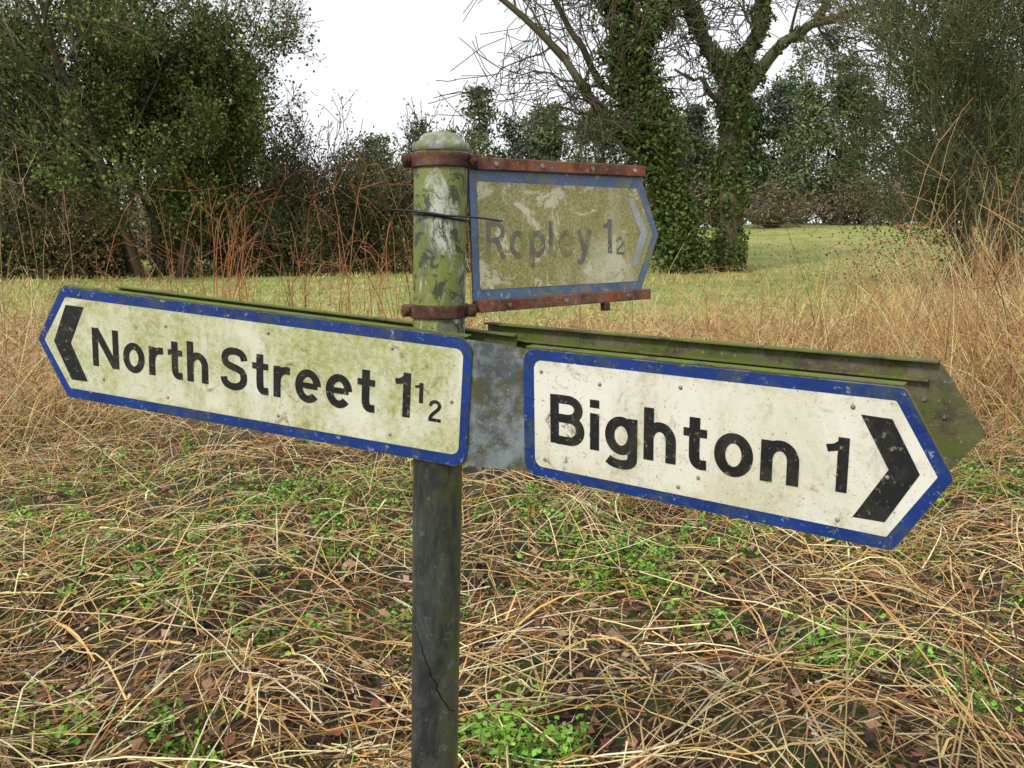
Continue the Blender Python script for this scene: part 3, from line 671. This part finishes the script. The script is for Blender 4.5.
for zc in (1.729,1.487):
    lathe('clamp_ring',[(.0437,zc-.011),(.0475,zc-.011),(.0485,zc-.009),(.0475,zc-.004),(.0475,zc+.004),(.0485,zc+.009),(.0475,zc+.011),(.0437,zc+.0112)],M_rust,eP)
    c=axis(zc)
    for sx in (-1,1):
        x0,x1=sorted((c[0]+sx*.045,c[0]+sx*.062))
        box('clamp_ear',x0,x1,c[1]-.012,c[1]+.010,zc-.010,zc+.010,M_rust,eP,.003)
        V=[];F=[]
        cx=c[0]+sx*.055
        for yv_,r_ in ((c[1]-.012,.0075),(c[1]-.020,.0075),(c[1]-.0205,.004),(c[1]-.029,.004)):
            for i in range(6): V.append((cx+r_*math.cos(i*math.pi/3+.3),yv_,zc+r_*math.sin(i*math.pi/3+.3)))
        for l in range(3):
            for i in range(6): F.append((l*6+i,l*6+(i+1)%6,(l+1)*6+(i+1)%6,(l+1)*6+i))
        F.append(tuple(18+i for i in range(6)))
        pyobj('clamp_bolt',V,F,M_rust,eP)
def tube_obj(name,pts,r,mat,parent,sides=6):
    P=np.array([pts],float); V,F,C=tubes(P,np.full((1,len(pts)),r),sides,np.ones((1,3)))
    return mesh_obj(name,V,[F],None,mat,parent)
c=axis(1.640)
tube_obj('cable_tie',[(c[0]+.0452*math.cos(a),c[1]+.0452*math.sin(a),1.640-.006*math.cos(a)) for a in np.linspace(0,2*math.pi,33)],.0022,M_tie,eP)
f=c[1]-.047
tube_obj('cable_tie_tail',[(c[0]-.078,f+.004,1.650),(c[0]-.05,f+.008,1.649),(c[0]-.02,f,1.646),(c[0]+.01,f-.002,1.641)],.0024,M_tie,eP)
tube_obj('cable_tie_tail',[(c[0]-.01,f,1.642),(c[0]+.03,f-.002,1.640),(c[0]+.07,f-.006,1.637),(c[0]+.103,f-.008,1.632)],.0018,M_tie,eP)
# crack in the paint of the lower post
pts=[]; rgc=np.random.default_rng(5)
for t in np.linspace(0,1,30):
    z=.950-.155*t+.02*math.sin(t*5); a=rad(-158+118*t**1.25)+rgc.normal()*.035; cc=axis(z)
    pts.append((cc[0]+.0426*math.cos(a),cc[1]+.0426*math.sin(a),z+rgc.normal()*.0018))
tube_obj('paint_crack',pts,.0014,M_tie,eP,4)
def W(e,x,y,z): return np.array(e.matrix_world@Vector((x,y,z)))
bpy.context.view_layer.update()
def strip(name,cols,mat,th=.002,parent=None):
    V=[];F=[];n=len(cols)
    for top,bot,nrm in cols: V+= [top,bot,top-nrm*th,bot-nrm*th]
    for i in range(n-1):
        a=i*4;b=a+4
        F+=[(a,a+1,b+1,b),(a+2,b+2,b+3,a+3),(a,b,b+2,a+2),(a+1,a+3,b+3,b+1)]
    F+=[(0,2,3,1),((n-1)*4,(n-1)*4+1,(n-1)*4+3,(n-1)*4+2)]
    pyobj(name,V,F,mat,parent)
nA=np.array(eA.matrix_world.col[2][:3]);nB=np.array(eB.matrix_world.col[2][:3])
zz=-.0042
cols=[(W(eA,x,.104,zz),W(eA,x,-.104,zz),nA) for x in (-.20,-.03,.012)]
cols+=[((W(eA,.045,.103,zz)+W(eB,-.045,.103,zz))/2,(W(eA,.045,-.103,zz)+W(eB,-.045,-.103,zz))/2,(nA+nB)/2)]
cols+=[(W(eB,x,.100,zz),W(eB,x,-.100,zz),nB) for x in (.0,.03,.2)]
strip('joint_plate',cols,M_joint,.003,eP)
def rear(name,e,x0,x1,tip,yc,h,z):
    pl=rounded([(x0,yc-h),(x1,yc-h),(tip,yc),(x1,yc+h),(x0,yc+h)],[.004,.012,.008,.012,.004])
    plate(name,pl,z-.003,z,M_back,e)
    a,b=sorted((x0,x1))
    box(name+'_flange',a,b,yc+h-.001,yc+h+.0015,z-.004,z+.012,M_moss,e,.0004)
    box(name+'_stiffener',a+.03,b-.01,yc+h-.026,yc+h-.023,z+.0003,z+.010,M_moss,e,.0004)
rear('rear_plate',eB,-.15,.574,.633,.034,.086,-.100)
rear('rear_plate',eA,.04,-.80,-.87,.002,.1015,-.1)
bolts([(.52,.085),(.56,.07),(.585,.05)],eB,M_rivet,.0025,-.0998)
for zc in (1.39,1.30):
    lathe('mount_ring',[(.0437,zc-.012),(.0475,zc-.012),(.0475,zc+.012),(.0437,zc+.0122)],M_joint,eP)

# ------------------------------------------------------------ light / world / camera
w=bpy.data.worlds.new('World'); scene.world=w; w.use_nodes=True; nt=w.node_tree
bg=nt.nodes['Background']; sky=nt.nodes.new('ShaderNodeTexSky'); sky.sky_type='NISHITA'; sky.sun_disc=False
el,azm=42,218
sky.sun_elevation=rad(el); sky.sun_rotation=rad(azm); sky.air_density=1; sky.dust_density=3
hs=nt.nodes.new('ShaderNodeHueSaturation'); hs.inputs['Saturation'].default_value=.12
nt.links.new(sky.outputs[0],hs.inputs['Color'])
mx=nt.nodes.new('ShaderNodeMix'); mx.data_type='RGBA'; mx.inputs[0].default_value=.78
nt.links.new(hs.outputs[0],mx.inputs[6]); mx.inputs[7].default_value=(10.9,11.2,11.7,1)
nt.links.new(mx.outputs[2],bg.inputs['Color']); bg.inputs['Strength'].default_value=.11
sun=bpy.data.lights.new('sun','SUN'); sun.energy=2.3; sun.angle=rad(10); sun.color=(1,.94,.84)
so=bpy.data.objects.new('sun',sun); scene.collection.objects.link(so)
a=rad(azm); sd=Vector((math.sin(a)*math.cos(rad(el)),math.cos(a)*math.cos(rad(el)),math.sin(rad(el))))
so.rotation_euler=sd.to_track_quat('Z','Y').to_euler(); so.location=(0,-5,10)
cam=bpy.data.cameras.new('camera'); co=bpy.data.objects.new('camera',cam); scene.collection.objects.link(co)
co.location=(0,0,1.6); co.rotation_euler=(rad(90-9.5),0,0)
cam.sensor_width=36; cam.lens=36*850/1024; cam.clip_end=2000; cam.clip_start=.05
scene.camera=co
scene.view_settings.view_transform='Standard'; scene.view_settings.look='None'; scene.view_settings.exposure=0
